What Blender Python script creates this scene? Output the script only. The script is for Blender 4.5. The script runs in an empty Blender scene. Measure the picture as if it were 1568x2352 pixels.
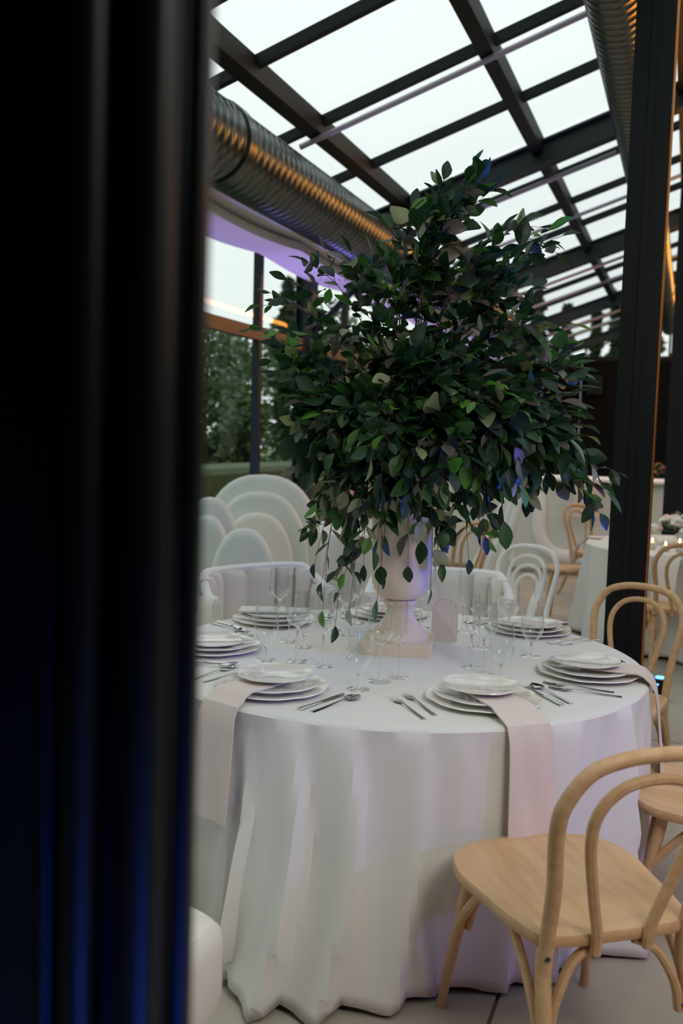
import bpy, math, random
from mathutils import Vector, Matrix, Euler, noise
random.seed(11)
PI=math.pi
S=bpy.context.scene; C=S.collection
# ------------------------------------------------------------ camera
F=2139.3; YAW=20.249; PIT=-4.70; ROLL=1.635; EYE=1.5728
cd=bpy.data.cameras.new('camera'); cam=bpy.data.objects.new('camera',cd); C.objects.link(cam); S.camera=cam
cd.sensor_fit='VERTICAL'; cd.sensor_height=36; cd.sensor_width=24; cd.lens=36*F/2352
cd.clip_start=.05; cd.clip_end=300
cd.dof.use_dof=True; cd.dof.focus_distance=3.05; cd.dof.aperture_fstop=2.6
def cam_matrix():
    y,p_,r=map(math.radians,(YAW,PIT,ROLL))
    f=Vector((-math.sin(y)*math.cos(p_),math.cos(y)*math.cos(p_),math.sin(p_)))
    rt=Vector((math.cos(y),math.sin(y),0)); up=rt.cross(f)
    X=math.cos(r)*rt+math.sin(r)*up; U=-math.sin(r)*rt+math.cos(r)*up
    m=Matrix((X,U,-f)).transposed().to_4x4(); m.translation=Vector((0,0,EYE)); return m
cam.matrix_world=cam_matrix()
# ------------------------------------------------------------ sky and light
w=bpy.data.worlds.new('sky'); S.world=w; w.use_nodes=True
nt=w.node_tree; bg=nt.nodes['Background']
tc=nt.nodes.new('ShaderNodeTexCoord'); sp=nt.nodes.new('ShaderNodeSeparateXYZ'); cr=nt.nodes.new('ShaderNodeValToRGB')
nt.links.new(tc.outputs['Generated'],sp.inputs[0]); nt.links.new(sp.outputs['Z'],cr.inputs[0]); nt.links.new(cr.outputs[0],bg.inputs[0])
cr.color_ramp.elements[0].position=0; cr.color_ramp.elements[0].color=(.74,.80,.79,1)
cr.color_ramp.elements[1].position=.5; cr.color_ramp.elements[1].color=(.86,.925,.925,1)
bg.inputs[1].default_value=1.0
S.view_settings.view_transform='Standard'; S.view_settings.look='None'; S.view_settings.gamma=1; S.view_settings.use_curve_mapping=False
S.view_settings.exposure=0.22
def lamp(name,kind,loc,target,col,power,size=.2,sy=None,ang=60,blend=.6):
    ld=bpy.data.lights.new(name,kind); ld.color=col; ld.energy=power
    if kind=='AREA':
        ld.size=size
        if sy: ld.shape='RECTANGLE'; ld.size_y=sy
    else:
        ld.shadow_soft_size=size
        if kind=='SPOT': ld.spot_size=math.radians(ang); ld.spot_blend=blend
    o=bpy.data.objects.new(name,ld); C.objects.link(o); o.location=loc
    o.rotation_euler=(Vector(target)-Vector(loc)).to_track_quat('-Z','Y').to_euler(); return o
VIO=(.30,.22,1.0); BLU=(.02,.12,1.0); WARM=(1.0,.42,.10); PINK=(1.0,.35,.55)
lamp('violet_uplight','SPOT',(2.5,2.5,1.35),(-.35,3.2,.85),VIO,58,.12,ang=46)
lamp('pink_uplight','SPOT',(1.9,1.3,.4),(-.2,2.5,.6),PINK,9,.15,ang=60)
lamp('blue_stage_light','SPOT',(2.6,4.4,1.5),(-.6,3.3,1.7),(.05,.13,1),260,.1,ang=34)
lamp('added_fill_light','AREA',(1.3,.7,3.0),(-.9,3.0,.6),(1,.94,.86),33,1.0)  # unseen soft fill, added to brighten the table and interior
lamp('blue_uplight','SPOT',(.05,.10,.75),(-.42,.62,1.0),BLU,13.0,.05,ang=75)
for i,yy in enumerate((6.98,9.3,12.0,15.5)):
    lamp('wall_uplight','SPOT',(-3.42,yy,.22),(-3.33,yy+.1,3.2),(.34,.24,1.0),170,.1,ang=85)
lamp('warm_ceiling_strip','AREA',(1.1,14.2,3.92),(-2.8,14.2,3.4),(1.0,.36,.04),190,12,.07)
lamp('warm_post_lamp','SPOT',(1.3,6.4,.3),(-.2,5.9,3.0),(1,.4,.12),22,.1,ang=60)

# ------------------------------------------------------------ materials
def mat(name,col,rough=.6,metal=0,spec=.5,coat=0,trans=None,sheen=0,noise_amt=0,noise_scale=8,col2=None,bump=0,bump_scale=60,stretch=None):
    m=bpy.data.materials.new(name); m.use_nodes=True; n=m.node_tree; b=n.nodes['Principled BSDF']
    b.inputs['Base Color'].default_value=(*col,1); b.inputs['Roughness'].default_value=rough; b.inputs['Metallic'].default_value=metal
    b.inputs['Specular IOR Level'].default_value=spec; b.inputs['Coat Weight'].default_value=coat; b.inputs['Sheen Weight'].default_value=sheen
    if col2 or bump:
        t=n.nodes.new('ShaderNodeTexCoord'); mp=n.nodes.new('ShaderNodeMapping'); n.links.new(t.outputs['Object'],mp.inputs[0])
        if stretch: mp.inputs['Scale'].default_value=stretch
    if col2:
        nz=n.nodes.new('ShaderNodeTexNoise'); nz.inputs['Scale'].default_value=noise_scale; nz.inputs['Detail'].default_value=5
        n.links.new(mp.outputs[0],nz.inputs[0]); r=n.nodes.new('ShaderNodeValToRGB')
        r.color_ramp.elements[0].position=.35; r.color_ramp.elements[0].color=(*col,1); r.color_ramp.elements[1].position=.68; r.color_ramp.elements[1].color=(*col2,1)
        n.links.new(nz.outputs[0],r.inputs[0]); n.links.new(r.outputs[0],b.inputs['Base Color'])
    if bump:
        nb=n.nodes.new('ShaderNodeTexNoise'); nb.inputs['Scale'].default_value=bump_scale; n.links.new(mp.outputs[0],nb.inputs[0])
        bp=n.nodes.new('ShaderNodeBump'); bp.inputs['Strength'].default_value=bump; bp.inputs['Distance'].default_value=.01
        n.links.new(nb.outputs[0],bp.inputs['Height']); n.links.new(bp.outputs[0],b.inputs['Normal'])
    return m
def glassmat(name,tint,k,ior=4.0,rough=.02,base=.003):
    m=bpy.data.materials.new(name); m.use_nodes=True; n=m.node_tree; n.nodes.remove(n.nodes['Principled BSDF'])
    out=n.nodes['Material Output']; t=n.nodes.new('ShaderNodeBsdfTransparent'); t.inputs[0].default_value=(*tint,1)
    g=n.nodes.new('ShaderNodeBsdfGlossy'); g.inputs['Roughness'].default_value=rough; g.inputs[0].default_value=(1,1,1,1)
    lw=n.nodes.new('ShaderNodeLayerWeight'); lw.inputs[0].default_value=.5; mx=n.nodes.new('ShaderNodeMixShader')
    pw=n.nodes.new('ShaderNodeMath'); pw.operation='POWER'; pw.inputs[1].default_value=ior; n.links.new(lw.outputs['Facing'],pw.inputs[0])
    ma=n.nodes.new('ShaderNodeMath'); ma.operation='MULTIPLY_ADD'; ma.inputs[1].default_value=k; ma.inputs[2].default_value=base; n.links.new(pw.outputs[0],ma.inputs[0]); n.links.new(ma.outputs[0],mx.inputs[0]); n.links.new(t.outputs[0],mx.inputs[1]); n.links.new(g.outputs[0],mx.inputs[2]); n.links.new(mx.outputs[0],out.inputs[0]); return m
def leafmat(name,col,col2):
    m=mat(name,col,.42,spec=.45,col2=col2,noise_scale=14); n=m.node_tree; b=n.nodes['Principled BSDF']; out=n.nodes['Material Output']
    tr=n.nodes.new('ShaderNodeBsdfTranslucent'); tr.inputs[0].default_value=(col[0]*1.6,col[1]*2.2,col[2]*.8,1); mx=n.nodes.new('ShaderNodeMixShader'); mx.inputs[0].default_value=.22
    n.links.new(b.outputs[0],mx.inputs[1]); n.links.new(tr.outputs[0],mx.inputs[2]); n.links.new(mx.outputs[0],out.inputs[0]); return m
def emit(name,col,s):
    m=bpy.data.materials.new(name); m.use_nodes=True; b=m.node_tree.nodes['Principled BSDF']
    b.inputs['Emission Color'].default_value=(*col,1); b.inputs['Emission Strength'].default_value=s; b.inputs['Base Color'].default_value=(*col,1); return m
M=dict(
 black=mat('black_paint',(.004,.007,.008),.42,spec=.25),
 frame=mat('gloss_black_steel',(.003,.0035,.004),.42,spec=.22),
 steel_dark=mat('dark_grey_steel',(.014,.022,.023),.5,spec=.3),
 purlin=mat('black_aluminium',(.004,.008,.008),.55,spec=.22),
 purlin_l=mat('grey_aluminium',(.10,.115,.11),.45,spec=.4),
 brown=mat('orange_lit_frame',(.05,.022,.010),.4,spec=.4),  # brown tone puts the orange light on the transom into its colour
 tube=mat('lavender_grey_tube',(.34,.32,.36),.4,metal=.3),
 duct=mat('galvanised_duct',(.13,.15,.14),.30,metal=.9,col2=(.08,.095,.09),noise_scale=3,stretch=(1,9,1)),
 pane=glassmat('roof_glass',(.985,.995,.99),.15),
 wallpane=glassmat('wall_glass',(.96,.98,.97),.04),
 panel=mat('black_wall_panel',(.005,.005,.005),.85,spec=.1),
 floor=mat('polished_concrete',(.34,.305,.25),.5,spec=.35,col2=(.44,.40,.335),noise_scale=1.6,bump=.05,bump_scale=30),
 joint=mat('joint_filler',(.25,.22,.18),.9),
 cloth=mat('white_tablecloth',(.735,.73,.69),.75,sheen=.15,spec=.2,bump=.08,bump_scale=500),
 cloth2=mat('white_cloth_far',(.66,.66,.62),.8,sheen=.1,spec=.2),
 napkin=mat('blush_linen',(.76,.66,.60),.9,spec=.1,sheen=.2,bump=.3,bump_scale=900),
 shade=mat('cream_canvas',(.80,.74,.66),.85,spec=.1,sheen=.2),
 leather=mat('white_upholstery',(.78,.74,.69),.5,spec=.3,bump=.03,bump_scale=80),
 shell=mat('white_shell',(.68,.72,.67),.38,spec=.4),
 seam=mat('white_piping',(.86,.86,.86),.5),
 gold=mat('brushed_gold',(.75,.48,.14),.28,metal=1),
 wood=mat('natural_beech',(.62,.405,.225),.48,spec=.35,col2=(.53,.325,.165),noise_scale=3,stretch=(14,2.0,14),bump=.06,bump_scale=20),
 wood2=mat('honey_beech',(.56,.34,.17),.5,spec=.35,col2=(.47,.27,.12),noise_scale=3,stretch=(14,2,14)),
 whitewood=mat('white_painted_wood',(.78,.77,.76),.35,spec=.4),
 screw=mat('screw_steel',(.07,.07,.08),.35,metal=.8),
 plate=mat('cream_stoneware',(.80,.75,.67),.14,spec=.5,coat=.3,col2=(.84,.80,.73),noise_scale=9),
 plate2=mat('cream_stoneware_glaze',(.82,.77,.69),.12,spec=.5,coat=.4,col2=(.76,.74,.66),noise_scale=7),
 silver=mat('polished_cutlery',(.62,.62,.60),.13,metal=1),
 glass=glassmat('thin_wine_glass',(.955,.965,.965),.95,2.2,base=.03),
 stone=mat('cream_stone',(.72,.60,.46),.62,spec=.25,col2=(.77,.66,.52),noise_scale=6,bump=.08,bump_scale=40),
 card=mat('cream_card',(.62,.58,.48),.7),
 cell=mat('painted_lit_cell',(.86,.82,.78),.7),  # pale tile colour stands in for light showing through the lattice holes
 acrylic=glassmat('clear_acrylic',(.93,.95,.94),.5,2.5),
 bark=mat('red_brown_bark',(.09,.035,.028),.6),
 bark2=mat('grey_bark',(.07,.055,.04),.9),
 lawn=mat('lawn_grass',(.10,.17,.07),.95,col2=(.15,.22,.10),noise_scale=4),
 hedge=mat('hedge_leaf',(.035,.075,.03),.8,col2=(.07,.12,.05),noise_scale=12),
 wax=mat('ivory_wax',(.8,.72,.6),.5),
 flame=emit('candle_flame',(1,.55,.2),14),
 led=emit('blue_led',(.05,.2,1),8),
 pinkpetal=mat('pink_petal',(.75,.28,.36),.7), blush=mat('blush_petal',(.82,.62,.52),.7), whitepetal=mat('white_petal',(.82,.80,.76),.7),
 copper=mat('copper_strip',(.62,.26,.10),.32,metal=.9),
 terracotta=mat('terracotta',(.42,.20,.13),.8), vaseblue=mat('pale_blue_ceramic',(.25,.42,.50),.4),
)
# glass for stems and feet: real refraction
m=bpy.data.materials.new('solid_glass'); m.use_nodes=True; b=m.node_tree.nodes['Principled BSDF']
b.inputs['Transmission Weight'].default_value=1; b.inputs['Roughness'].default_value=.02; b.inputs['IOR'].default_value=1.3; b.inputs['Base Color'].default_value=(.97,.97,.97,1); M['solid']=m
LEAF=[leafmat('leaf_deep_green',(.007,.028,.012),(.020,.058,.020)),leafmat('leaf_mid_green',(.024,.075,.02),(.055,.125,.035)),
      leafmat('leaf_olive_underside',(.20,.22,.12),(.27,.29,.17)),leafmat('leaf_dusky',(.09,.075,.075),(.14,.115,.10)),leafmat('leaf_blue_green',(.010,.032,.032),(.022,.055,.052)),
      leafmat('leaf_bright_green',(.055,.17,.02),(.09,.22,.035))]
TREE=[leafmat('pine_foliage',(.030,.055,.028),(.055,.085,.045)),leafmat('garden_foliage',(.05,.085,.04),(.09,.13,.06))]

# ------------------------------------------------------------ mesh helper
class MB:
    def __init__(s): s.v=[]; s.f=[]
    def add(s,vs,fs,mtx=None):
        o=len(s.v)
        s.v+= [tuple(mtx@Vector(v)) for v in vs] if mtx is not None else [tuple(v) for v in vs]
        s.f+=[tuple(i+o for i in f) for f in fs]; return s
    def box(s,c,d,mtx=None):
        x,y,z=c; a,b_,e=d[0]/2,d[1]/2,d[2]/2
        vs=[(x+i*a,y+j*b_,z+k*e) for i in(-1,1) for j in(-1,1) for k in(-1,1)]
        return s.add(vs,[(0,1,3,2),(4,6,7,5),(0,4,5,1),(2,3,7,6),(0,2,6,4),(1,5,7,3)],mtx)
    def rbox(s,c,d,r,mtx=None,n=3):   # box with edges rounded round z, and softened top/bottom
        x,y,z=c; a,b_,e=d[0]/2,d[1]/2,d[2]/2
        rings=[]; lev=[(-e,r*.6),(-e+r*.6,0),(e-r*.6,0),(e,r*.6)]
        out=[]
        for zz,ins in lev:
            ring=[]
            for qx,qy,a0 in((1,1,0),(-1,1,90),(-1,-1,180),(1,-1,270)):
                for k in range(n+1):
                    t=math.radians(a0+90*k/n); ring.append((x+qx*(a-r)+ (r-ins)*math.cos(t),y+qy*(b_-r)+(r-ins)*math.sin(t),z+zz))
            rings.append(ring)
        return s.loft(rings,True,True,True,mtx)
    def loft(s,rings,closed=True,cap0=False,cap1=False,mtx=None):
        n=len(rings[0]); vs=[v for r in rings for v in r]; fs=[]
        for i in range(len(rings)-1):
            for j in range(n if closed else n-1):
                k=(j+1)%n; fs.append((i*n+j,i*n+k,(i+1)*n+k,(i+1)*n+j))
        if cap0: fs.append(tuple(reversed(range(n))))
        if cap1: fs.append(tuple((len(rings)-1)*n+j for j in range(n)))
        return s.add(vs,fs,mtx)
    def lathe(s,prof,seg=24,c=(0,0,0),mtx=None,wob=None):
        rings=[]
        for r,z in prof:
            rings.append([(c[0]+(r*(1+(wob(2*PI*j/seg)*r if wob else 0)))*math.cos(2*PI*j/seg),c[1]+(r*(1+(wob(2*PI*j/seg)*r if wob else 0)))*math.sin(2*PI*j/seg),c[2]+z) for j in range(seg)])
        return s.loft(rings,True,prof[0][0]>1e-4,prof[-1][0]>1e-4,mtx)
    def tube(s,pts,rad,seg=8,mtx=None,flat=1.0):
        pts=[Vector(p) for p in pts]; n=len(pts)
        if not hasattr(rad,'__len__'): rad=[rad]*n
        rings=[]; t0=(pts[1]-pts[0]).normalized(); up=Vector((0,0,1)) if abs(t0.z)<.9 else Vector((0,1,0))
        nrm=t0.cross(up).normalized()
        for i in range(n):
            t=(pts[min(i+1,n-1)]-pts[max(i-1,0)]).normalized()
            nrm=(nrm-t*nrm.dot(t)).normalized(); bn=t.cross(nrm)
            rings.append([tuple(pts[i]+rad[i]*(math.cos(2*PI*j/seg)*nrm+flat*math.sin(2*PI*j/seg)*bn)) for j in range(seg)])
        return s.loft(rings,True,True,True,mtx)
    def build(s,name,m,parent=None,smooth=True,bevel=0):
        me=bpy.data.meshes.new(name); me.from_pydata(s.v,[],s.f); me.materials.append(m); me.update()
        if smooth:
            me.shade_smooth()
            try: me.set_sharp_from_angle(angle=math.radians(38))
            except Exception: pass
        o=bpy.data.objects.new(name,me); C.objects.link(o); o.parent=parent
        if bevel:
            bv=o.modifiers.new('bevel','BEVEL'); bv.width=bevel; bv.segments=2; bv.limit_method='ANGLE'
        return o
def tag(o,label=None,cat=None,group=None,kind=None):
    if label:o['label']=label
    if cat:o['category']=cat
    if group:o['group']=group
    if kind:o['kind']=kind
    return o
def empty(name,loc=(0,0,0),rz=0):
    o=bpy.data.objects.new(name,None); C.objects.link(o); o.location=loc; o.rotation_euler=(0,0,rz); o.empty_display_size=.1; return o
KIDS={}
def kids(o): return [c for c in bpy.data.objects if c.parent==o]
def copy_tree(o,loc=None,rz=None,parent=None):
    c=o.copy(); C.objects.link(c)
    if parent: c.parent=parent
    if loc is not None: c.location=loc
    if rz is not None: c.rotation_euler=(0,0,rz)
    for k in KIDS.get(o.name) or kids(o): copy_tree(k,parent=c)
    return c
def catmull(P,n=6,closed=False):
    P=[Vector(p) for p in P]; out=[]; N=len(P)
    rng=range(N if closed else N-1)
    for i in rng:
        if closed: p0,p1,p2,p3=P[(i-1)%N],P[i],P[(i+1)%N],P[(i+2)%N]
        else: p0,p1,p2,p3=P[max(i-1,0)],P[i],P[i+1],P[min(i+2,N-1)]
        for k in range(n):
            t=k/n; out.append(.5*((2*p1)+(-p0+p2)*t+(2*p0-5*p1+4*p2-p3)*t*t+(-p0+3*p1-3*p2+p3)*t**3))
    if not closed: out.append(P[-1])
    return out

# ============================================================ STRUCTURE
# floor of concrete slabs with saw-cut joints
fl=MB().box((1.2,10.2,-.06),(9.8,23.6,.10)).build('floor',M['joint'],smooth=False); tag(fl,'pale beige polished concrete floor with saw-cut joints','floor',kind='structure')
for i in range(3):
    for j in range(7):
        x0,x1=-3.62+i*3.2,-3.62+(i+1)*3.2; y0,y1=-1.55+j*3.35,-1.55+(j+1)*3.35
        MB().box(((x0+x1)/2,(y0+y1)/2,-.01),(x1-x0-.012,y1-y0-.012,.02)).build('slab',M['floor'],fl,smooth=False)
RX=lambda x: 4.27+.345*(x+1.4) if x<=.2 else 4.27+.345*1.6-.345*(x-.2)
# ceiling (glass roof)
ce=empty('ceiling',(0,0,0)); tag(ce,'pitched glass roof on dark steel beams with black glazing bars','roof',kind='structure')
def sloped(x0,x1,y0,y1,dz,th):
    vs=[]
    for x in(x0,x1):
        for y in(y0,y1):
            for k in(0,1): vs.append((x,y,RX(x)+dz-k*th))
    return vs,[(0,1,3,2),(4,6,7,5),(0,4,5,1),(2,3,7,6),(0,2,6,4),(1,5,7,3)]
BY=[4.2,8.6,13.0,17.4,21.8]; EAVE=-3.6
for y in BY:
    for (xa,xb) in((EAVE,.2),(.2,4.2)):
        b_=MB(); b_.add(*sloped(xa,xb,y-.07,y+.07,-.05,.02)); b_.add(*sloped(xa,xb,y-.008,y+.008,-.06,.21)); b_.add(*sloped(xa,xb,y-.075,y+.075,-.26,.02))
        b_.build('beam',M['steel_dark'],ce,smooth=False)
bays=[]
yb=4.2-4.4
bar_ys=[]
while yb<21.9:
    bar_ys.append(yb); yb+=1.1
for y in bar_ys:
    if min(abs(y-q) for q in BY)<.2: 
        continue
    for xa,xb in((EAVE,.2),(.2,4.2)):
        MB().add(*sloped(xa,xb,y-.026,y+.026,-.005,.075)).build('glazing_bar',M['purlin'],ce,smooth=False)
PX=[-3.6,-2.62,-1.4,-.2,.2,1.4,2.62,3.9]
for x in PX:
    mm=M['purlin'] 
    p_=MB(); p_.add(*sloped(x-.045,x+.045,-.2,21.8,-.02,.13)); p_.build('purlin',mm,ce,smooth=False)
    q=MB(); q.add(*sloped(x-.050,x-.044,-.2,21.8,-.035,.10)); 
    if x in(-2.62,): q.build('purlin_flange',M['purlin_l'],ce,smooth=False)
for xa,xb in zip(PX[:-1],PX[1:]):
    if xb-xa<.5: continue
    for ya,yc in zip(bar_ys[:-1],bar_ys[1:]):
        MB().add(*sloped(xa+.03,xb-.03,ya+.03,yc-.03,0,.012)).build('pane',M['pane'],ce,smooth=False)
# left glazed wall
wl=empty('wall_left',(0,0,0)); tag(wl,'glazed side wall with black posts and bronze transom facing the garden','wall',kind='structure')
WX=-3.6
def box(parent,name,c,d,m,bev=0): return MB().box(c,d).build(name,m,parent,smooth=False,bevel=bev)
for y in BY+[-.2]:
    h=RX(WX)-.02
    b_=MB(); b_.box((WX,y,h/2),(.16,.012,h)); b_.box((WX-.08,y,h/2),(.012,.16,h)); b_.box((WX+.08,y,h/2),(.012,.16,h)); b_.build('post',M['steel_dark'],wl,smooth=False)
    MB().tube([(WX+.06,y,2.55),(WX+1.05,y,RX(WX+1.05)-.33)],.035,6).build('brace',M['black'],wl,smooth=False)
mull=[y for y in bar_ys if y>1.5 and min(abs(y-q) for q in BY)>.2]
for y in mull:
    box(wl,'mullion',(WX,y,1.70),(.07,.062,3.40),M['brown'] if False else M['black'])
ys=[-.2]+BY
for a,b2 in zip(ys[:-1],ys[1:]):
    box(wl,'transom',(WX,(a+b2)/2,2.44),(.075,b2-a-.16,.11),M['brown'])
    box(wl,'transom',(WX,(a+b2)/2,.05),(.075,b2-a-.16,.10),M['black'])
    box(wl,'transom',(WX,(a+b2)/2,3.42),(.075,b2-a-.16,.10),M['black'])
for ya,yc in zip(bar_ys[:-1],bar_ys[1:]):
    if ya<1.5: continue
    for z0,z1 in((.10,2.385),(2.495,3.37)):
        box(wl,'pane',(WX,(ya+yc)/2,(z0+z1)/2),(.012,yc-ya-.07,z1-z0),M['wallpane'])
# back wall
wb=empty('wall_back',(0,0,0)); tag(wb,'black panelled end wall under a glazed gable','wall',kind='structure')
WY=22.0
for i in range(6):
    box(wb,'panel',(-3.0+i*1.25,WY,1.72),(1.235,.10,3.42),M['panel'])
box(wb,'rail',(.3,WY,3.47),(8,.14,.10),M['black'])
for i in range(9):
    x=-3.2+i*.9
    t=MB().tube([(x,WY,3.5),(x,WY,RX(x)-.1)],.03,5)
    if i<8: t.tube([(x,WY,3.52),(x+.9,WY,RX(x+.9)-.15)],.022,5)
    t.build('gable_strut',M['steel_dark'],wb,smooth=False)
wf=empty('wall_front',(0,0,0)); tag(wf,'dark entrance vestibule the photograph is taken from','wall',kind='structure')
box(wf,'panel',(.6,-3.6,1.6),(9.6,.1,3.2),M['panel']); box(wf,'panel',(-4.15,-1.8,1.6),(.1,3.6,3.2),M['panel']); box(wf,'panel',(5.35,-1.8,1.6),(.1,3.6,3.2),M['panel'])
box(wf,'soffit',(.6,-1.8,3.25),(9.6,3.7,.1),M['panel']); box(wf,'fascia',(.6,-.25,4.1),(9.6,.06,1.7),M['panel'])
wr=empty('wall_right',(0,0,0)); tag(wr,'dark solid side wall opposite the garden windows','wall',kind='structure')
for i in range(8): box(wr,'panel',(4.35,1.2+i*2.75,1.65),(.1,2.74,3.28),M['panel'])
# dark door frame close to the camera
df=empty('door_1',(-.4125,.545,0)); df.rotation_euler=(0,math.radians(.45),math.radians(20))
tag(df,'out of focus glossy black steel door frame filling the left edge','door frame',kind='structure')
def prism(parent,name,prof,z0,z1,m):
    return MB().loft([[(x,y,z0) for x,y in prof],[(x,y,z1) for x,y in prof]],True,True,True).build(name,m,parent)
def rounded(cx,cy,w_,d_,r,n=5):
    out=[]
    for qx,qy,a0 in((1,1,0),(-1,1,90),(-1,-1,180),(1,-1,270)):
        for k in range(n+1):
            t=math.radians(a0+90*k/n); out.append((cx+qx*(w_/2-r)+r*math.cos(t),cy+qy*(d_/2-r)+r*math.sin(t)))
    return out
prism(df,'jamb',rounded(-.07,.035,.27,.05,.004),0,3.4,M['frame'])
prism(df,'flange',rounded(.052,.0,.030,.062,.012),0,3.4,M['frame'])
prism(df,'flange',rounded(.010,-.005,.026,.050,.011),0,3.4,M['frame'])
prism(df,'stop_bead',rounded(-.020,.005,.014,.02,.006),0,3.4,M['frame'])
prism(df,'edge_strip',rounded(.0755,.03,.016,.03,.006),0,3.4,M['frame'])

# ============================================================ CEILING SERVICES
def duct(x,z,y0,y1,label,grp,q=1.0):
    r0=empty('spiral_duct',(x,y0,z)); tag(r0,label,'duct',grp)
    prof=[]; y=0; L=y1-y0; seg=36; rings=[]
    while y<L:
        for dy,dr in((0,0),(.062,0),(.070,.006),(.080,.006)):
            rings.append([((.245+dr)*q*math.cos(2*PI*j/seg),y+dy,(.245+dr)*q*math.sin(2*PI*j/seg)) for j in range(seg)])
        y+=.088
    MB().loft(rings,True,True,True).build('duct_body',M['duct'],r0)
    for yy in(5.3,11.0,16.5):
        if yy-y0<.3 or yy>y1-.3: continue
        MB().loft([[((.262)*q*math.cos(2*PI*j/seg),yy-y0+d,(.262)*q*math.sin(2*PI*j/seg)) for j in range(seg)] for d in(-.05,.05)],True,True,True).build('collar',M['duct'],r0)
    for yy in BY:
        if y0<yy<y1:
            MB().tube([(0,yy-y0,.24*q),(0,yy-y0,RX(x)-z-.31)],.008,5).build('hanger',M['black'],r0)
    return r0
duct(-2.85,3.36,3.2,21.6,'long ribbed silver duct hanging along the glazed side wall','ribbed ventilation ducts')
duct(-.53,4.12,3.2,21.6,'ribbed dark duct hanging high behind the tall black post','ribbed ventilation ducts',.70)
# shade rails (thin tubes under the roof)
for k,y in enumerate((4.15,6.35,8.78,11.0,13.2,15.4,17.6,19.8)):
    lo=y in(8.78,13.2,17.6); xa,xb,dz=(-2.55,-.74,.36) if lo else (-2.74,.1,.174)
    b_=MB().tube([(xa,y,RX(xa)-dz),(xb,y,RX(xb)-dz)],.022,8)
    o=b_.build('shade_rail',M['tube'])
    names=['nearest','second','third','fourth','fifth','sixth','seventh','farthest']
    tag(o,'slim lavender-grey rail under the glass roof, %s of the row from the camera'%names[k],'rail','slim rails under the roof')
    o.parent=None
# gathered canvas shade along the wall
sh=empty('gathered_canvas_shade',(0,0,0)); tag(sh,'cream canvas roof shade gathered in pleats under the duct along the window wall','shade')
def sag(y): 
    t=((y-5.2)%2.2)/2.2; return -.055*math.sin(PI*t)
face=[];pl=[]
yy=3.4
while yy<21.5:
    s_=sag(yy); nz=.012*noise.noise(Vector((yy*2.1,0,0)))
    pts=[]
    for k in range(9):
        t=k/8; a=-PI/2*.9+t*PI*.85
        pts.append((-3.20+.10*math.cos(a)+nz,yy,3.315+s_*.7+.12*math.sin(a)))
    pts+=[(-3.35,yy,3.44),(-3.35,yy,3.20+s_*.7)]
    face.append(pts)
    yy+=.11
MB().loft(face,True,True,True).build('canvas_roll',M['shade'],sh)
rings=[];yy=3.4
while yy<21.5:
    s_=sag(yy); r_=[]
    n=14
    for k in range(n+1):
        x=-3.54+(.40)*k/n; r_.append((x,yy,3.11+s_+(.018 if k%2 else 0)))
    r_+=[(-3.14,yy,3.175+s_),(-3.54,yy,3.175+s_)]
    rings.append(r_); yy+=.22
MB().loft(rings,True,True,True).build('pleats',M['shade'],sh,smooth=False)
for k in range(8):
    y=5.2+2.2*k
    if y>21: break
    MB().box((-3.10,y,3.30),(.05,.03,.17)).build('strap',M['shade'],sh,smooth=False,bevel=.006)
MB().box((-3.34,12.4,3.447),(.2,18.2,.012)).build('rail_board',M['steel_dark'],sh,smooth=False)
# tall posts
def hpost(name,loc,h,w_,label):
    r0=empty(name,loc); tag(r0,label,'post','tall black posts')
    b_=MB(); b_.box((0,w_*.47,h/2),(w_,.014,h)); b_.box((0,-w_*.47,h/2),(w_,.014,h)); b_.box((0,0,h/2),(.014,w_*.93,h)); b_.build('steel_section',M['black'],r0,smooth=False)
    MB().box((0,-w_*.47-.012,h/2),(w_*.16,.012,h)).build('cover_strip',M['black'],r0,smooth=False)
    MB().box((0,0,.012),(w_*1.6,w_*1.6,.024)).build('base_plate',M['black'],r0,smooth=False)
    for sx in(-1,1):
        for sy in(-1,1): MB().lathe([(.012,0),(.012,.02),(.0,.022)],6,(sx*w_*.66,sy*w_*.66,.024)).build('bolt',M['screw'],r0)
    MB().tube([(w_*.54,-w_*.40,.1),(w_*.54,-w_*.40,h-.1)],.008,6).build('copper_strip',M['copper'],r0)  # thin copper-coloured tube along one edge of the post
    return r0
hpost('steel_post',(-.262,5.0,0),4.33,.185,'tall black steel post nearest the bentwood chairs, small cable down its face')
hpost('steel_post',(-.10,9.6,0),4.36,.20,'tall black steel post farther back beside the candlelit table')

# ============================================================ MAIN TABLE
TX,TY,TR,TZ=-.985,3.308,.90,.76
tb=empty('banquet_table',(TX,TY,0)); tag(tb,'round banquet table hidden under the long white cloth, urn standing on it','table')
MB().lathe([(0,.72),(.86,.72),(.87,.735),(.86,.752),(0,.752)],48).build('table_top',M['wood2'],tb)
for k in range(4):
    a=PI/4+k*PI/2; MB().tube([(.62*math.cos(a),.62*math.sin(a),0),(.58*math.cos(a),.58*math.sin(a),.72)],.016,8).build('leg',M['screw'],tb)
folds=[]
rnd=random.Random(8)
for k in range(36):
    folds.append((k/36*2*PI+rnd.uniform(-.06,.06),rnd.uniform(.035,.07),rnd.uniform(.3,1.6)))
def foldamp(th):
    v=0
    for a,wd,am in folds:
        d=(th-a+PI)%(2*PI)-PI
        v+=am*math.exp(-(d/(wd*(1.5 if d<0 else .38)))**2)
    return v-.5
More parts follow.
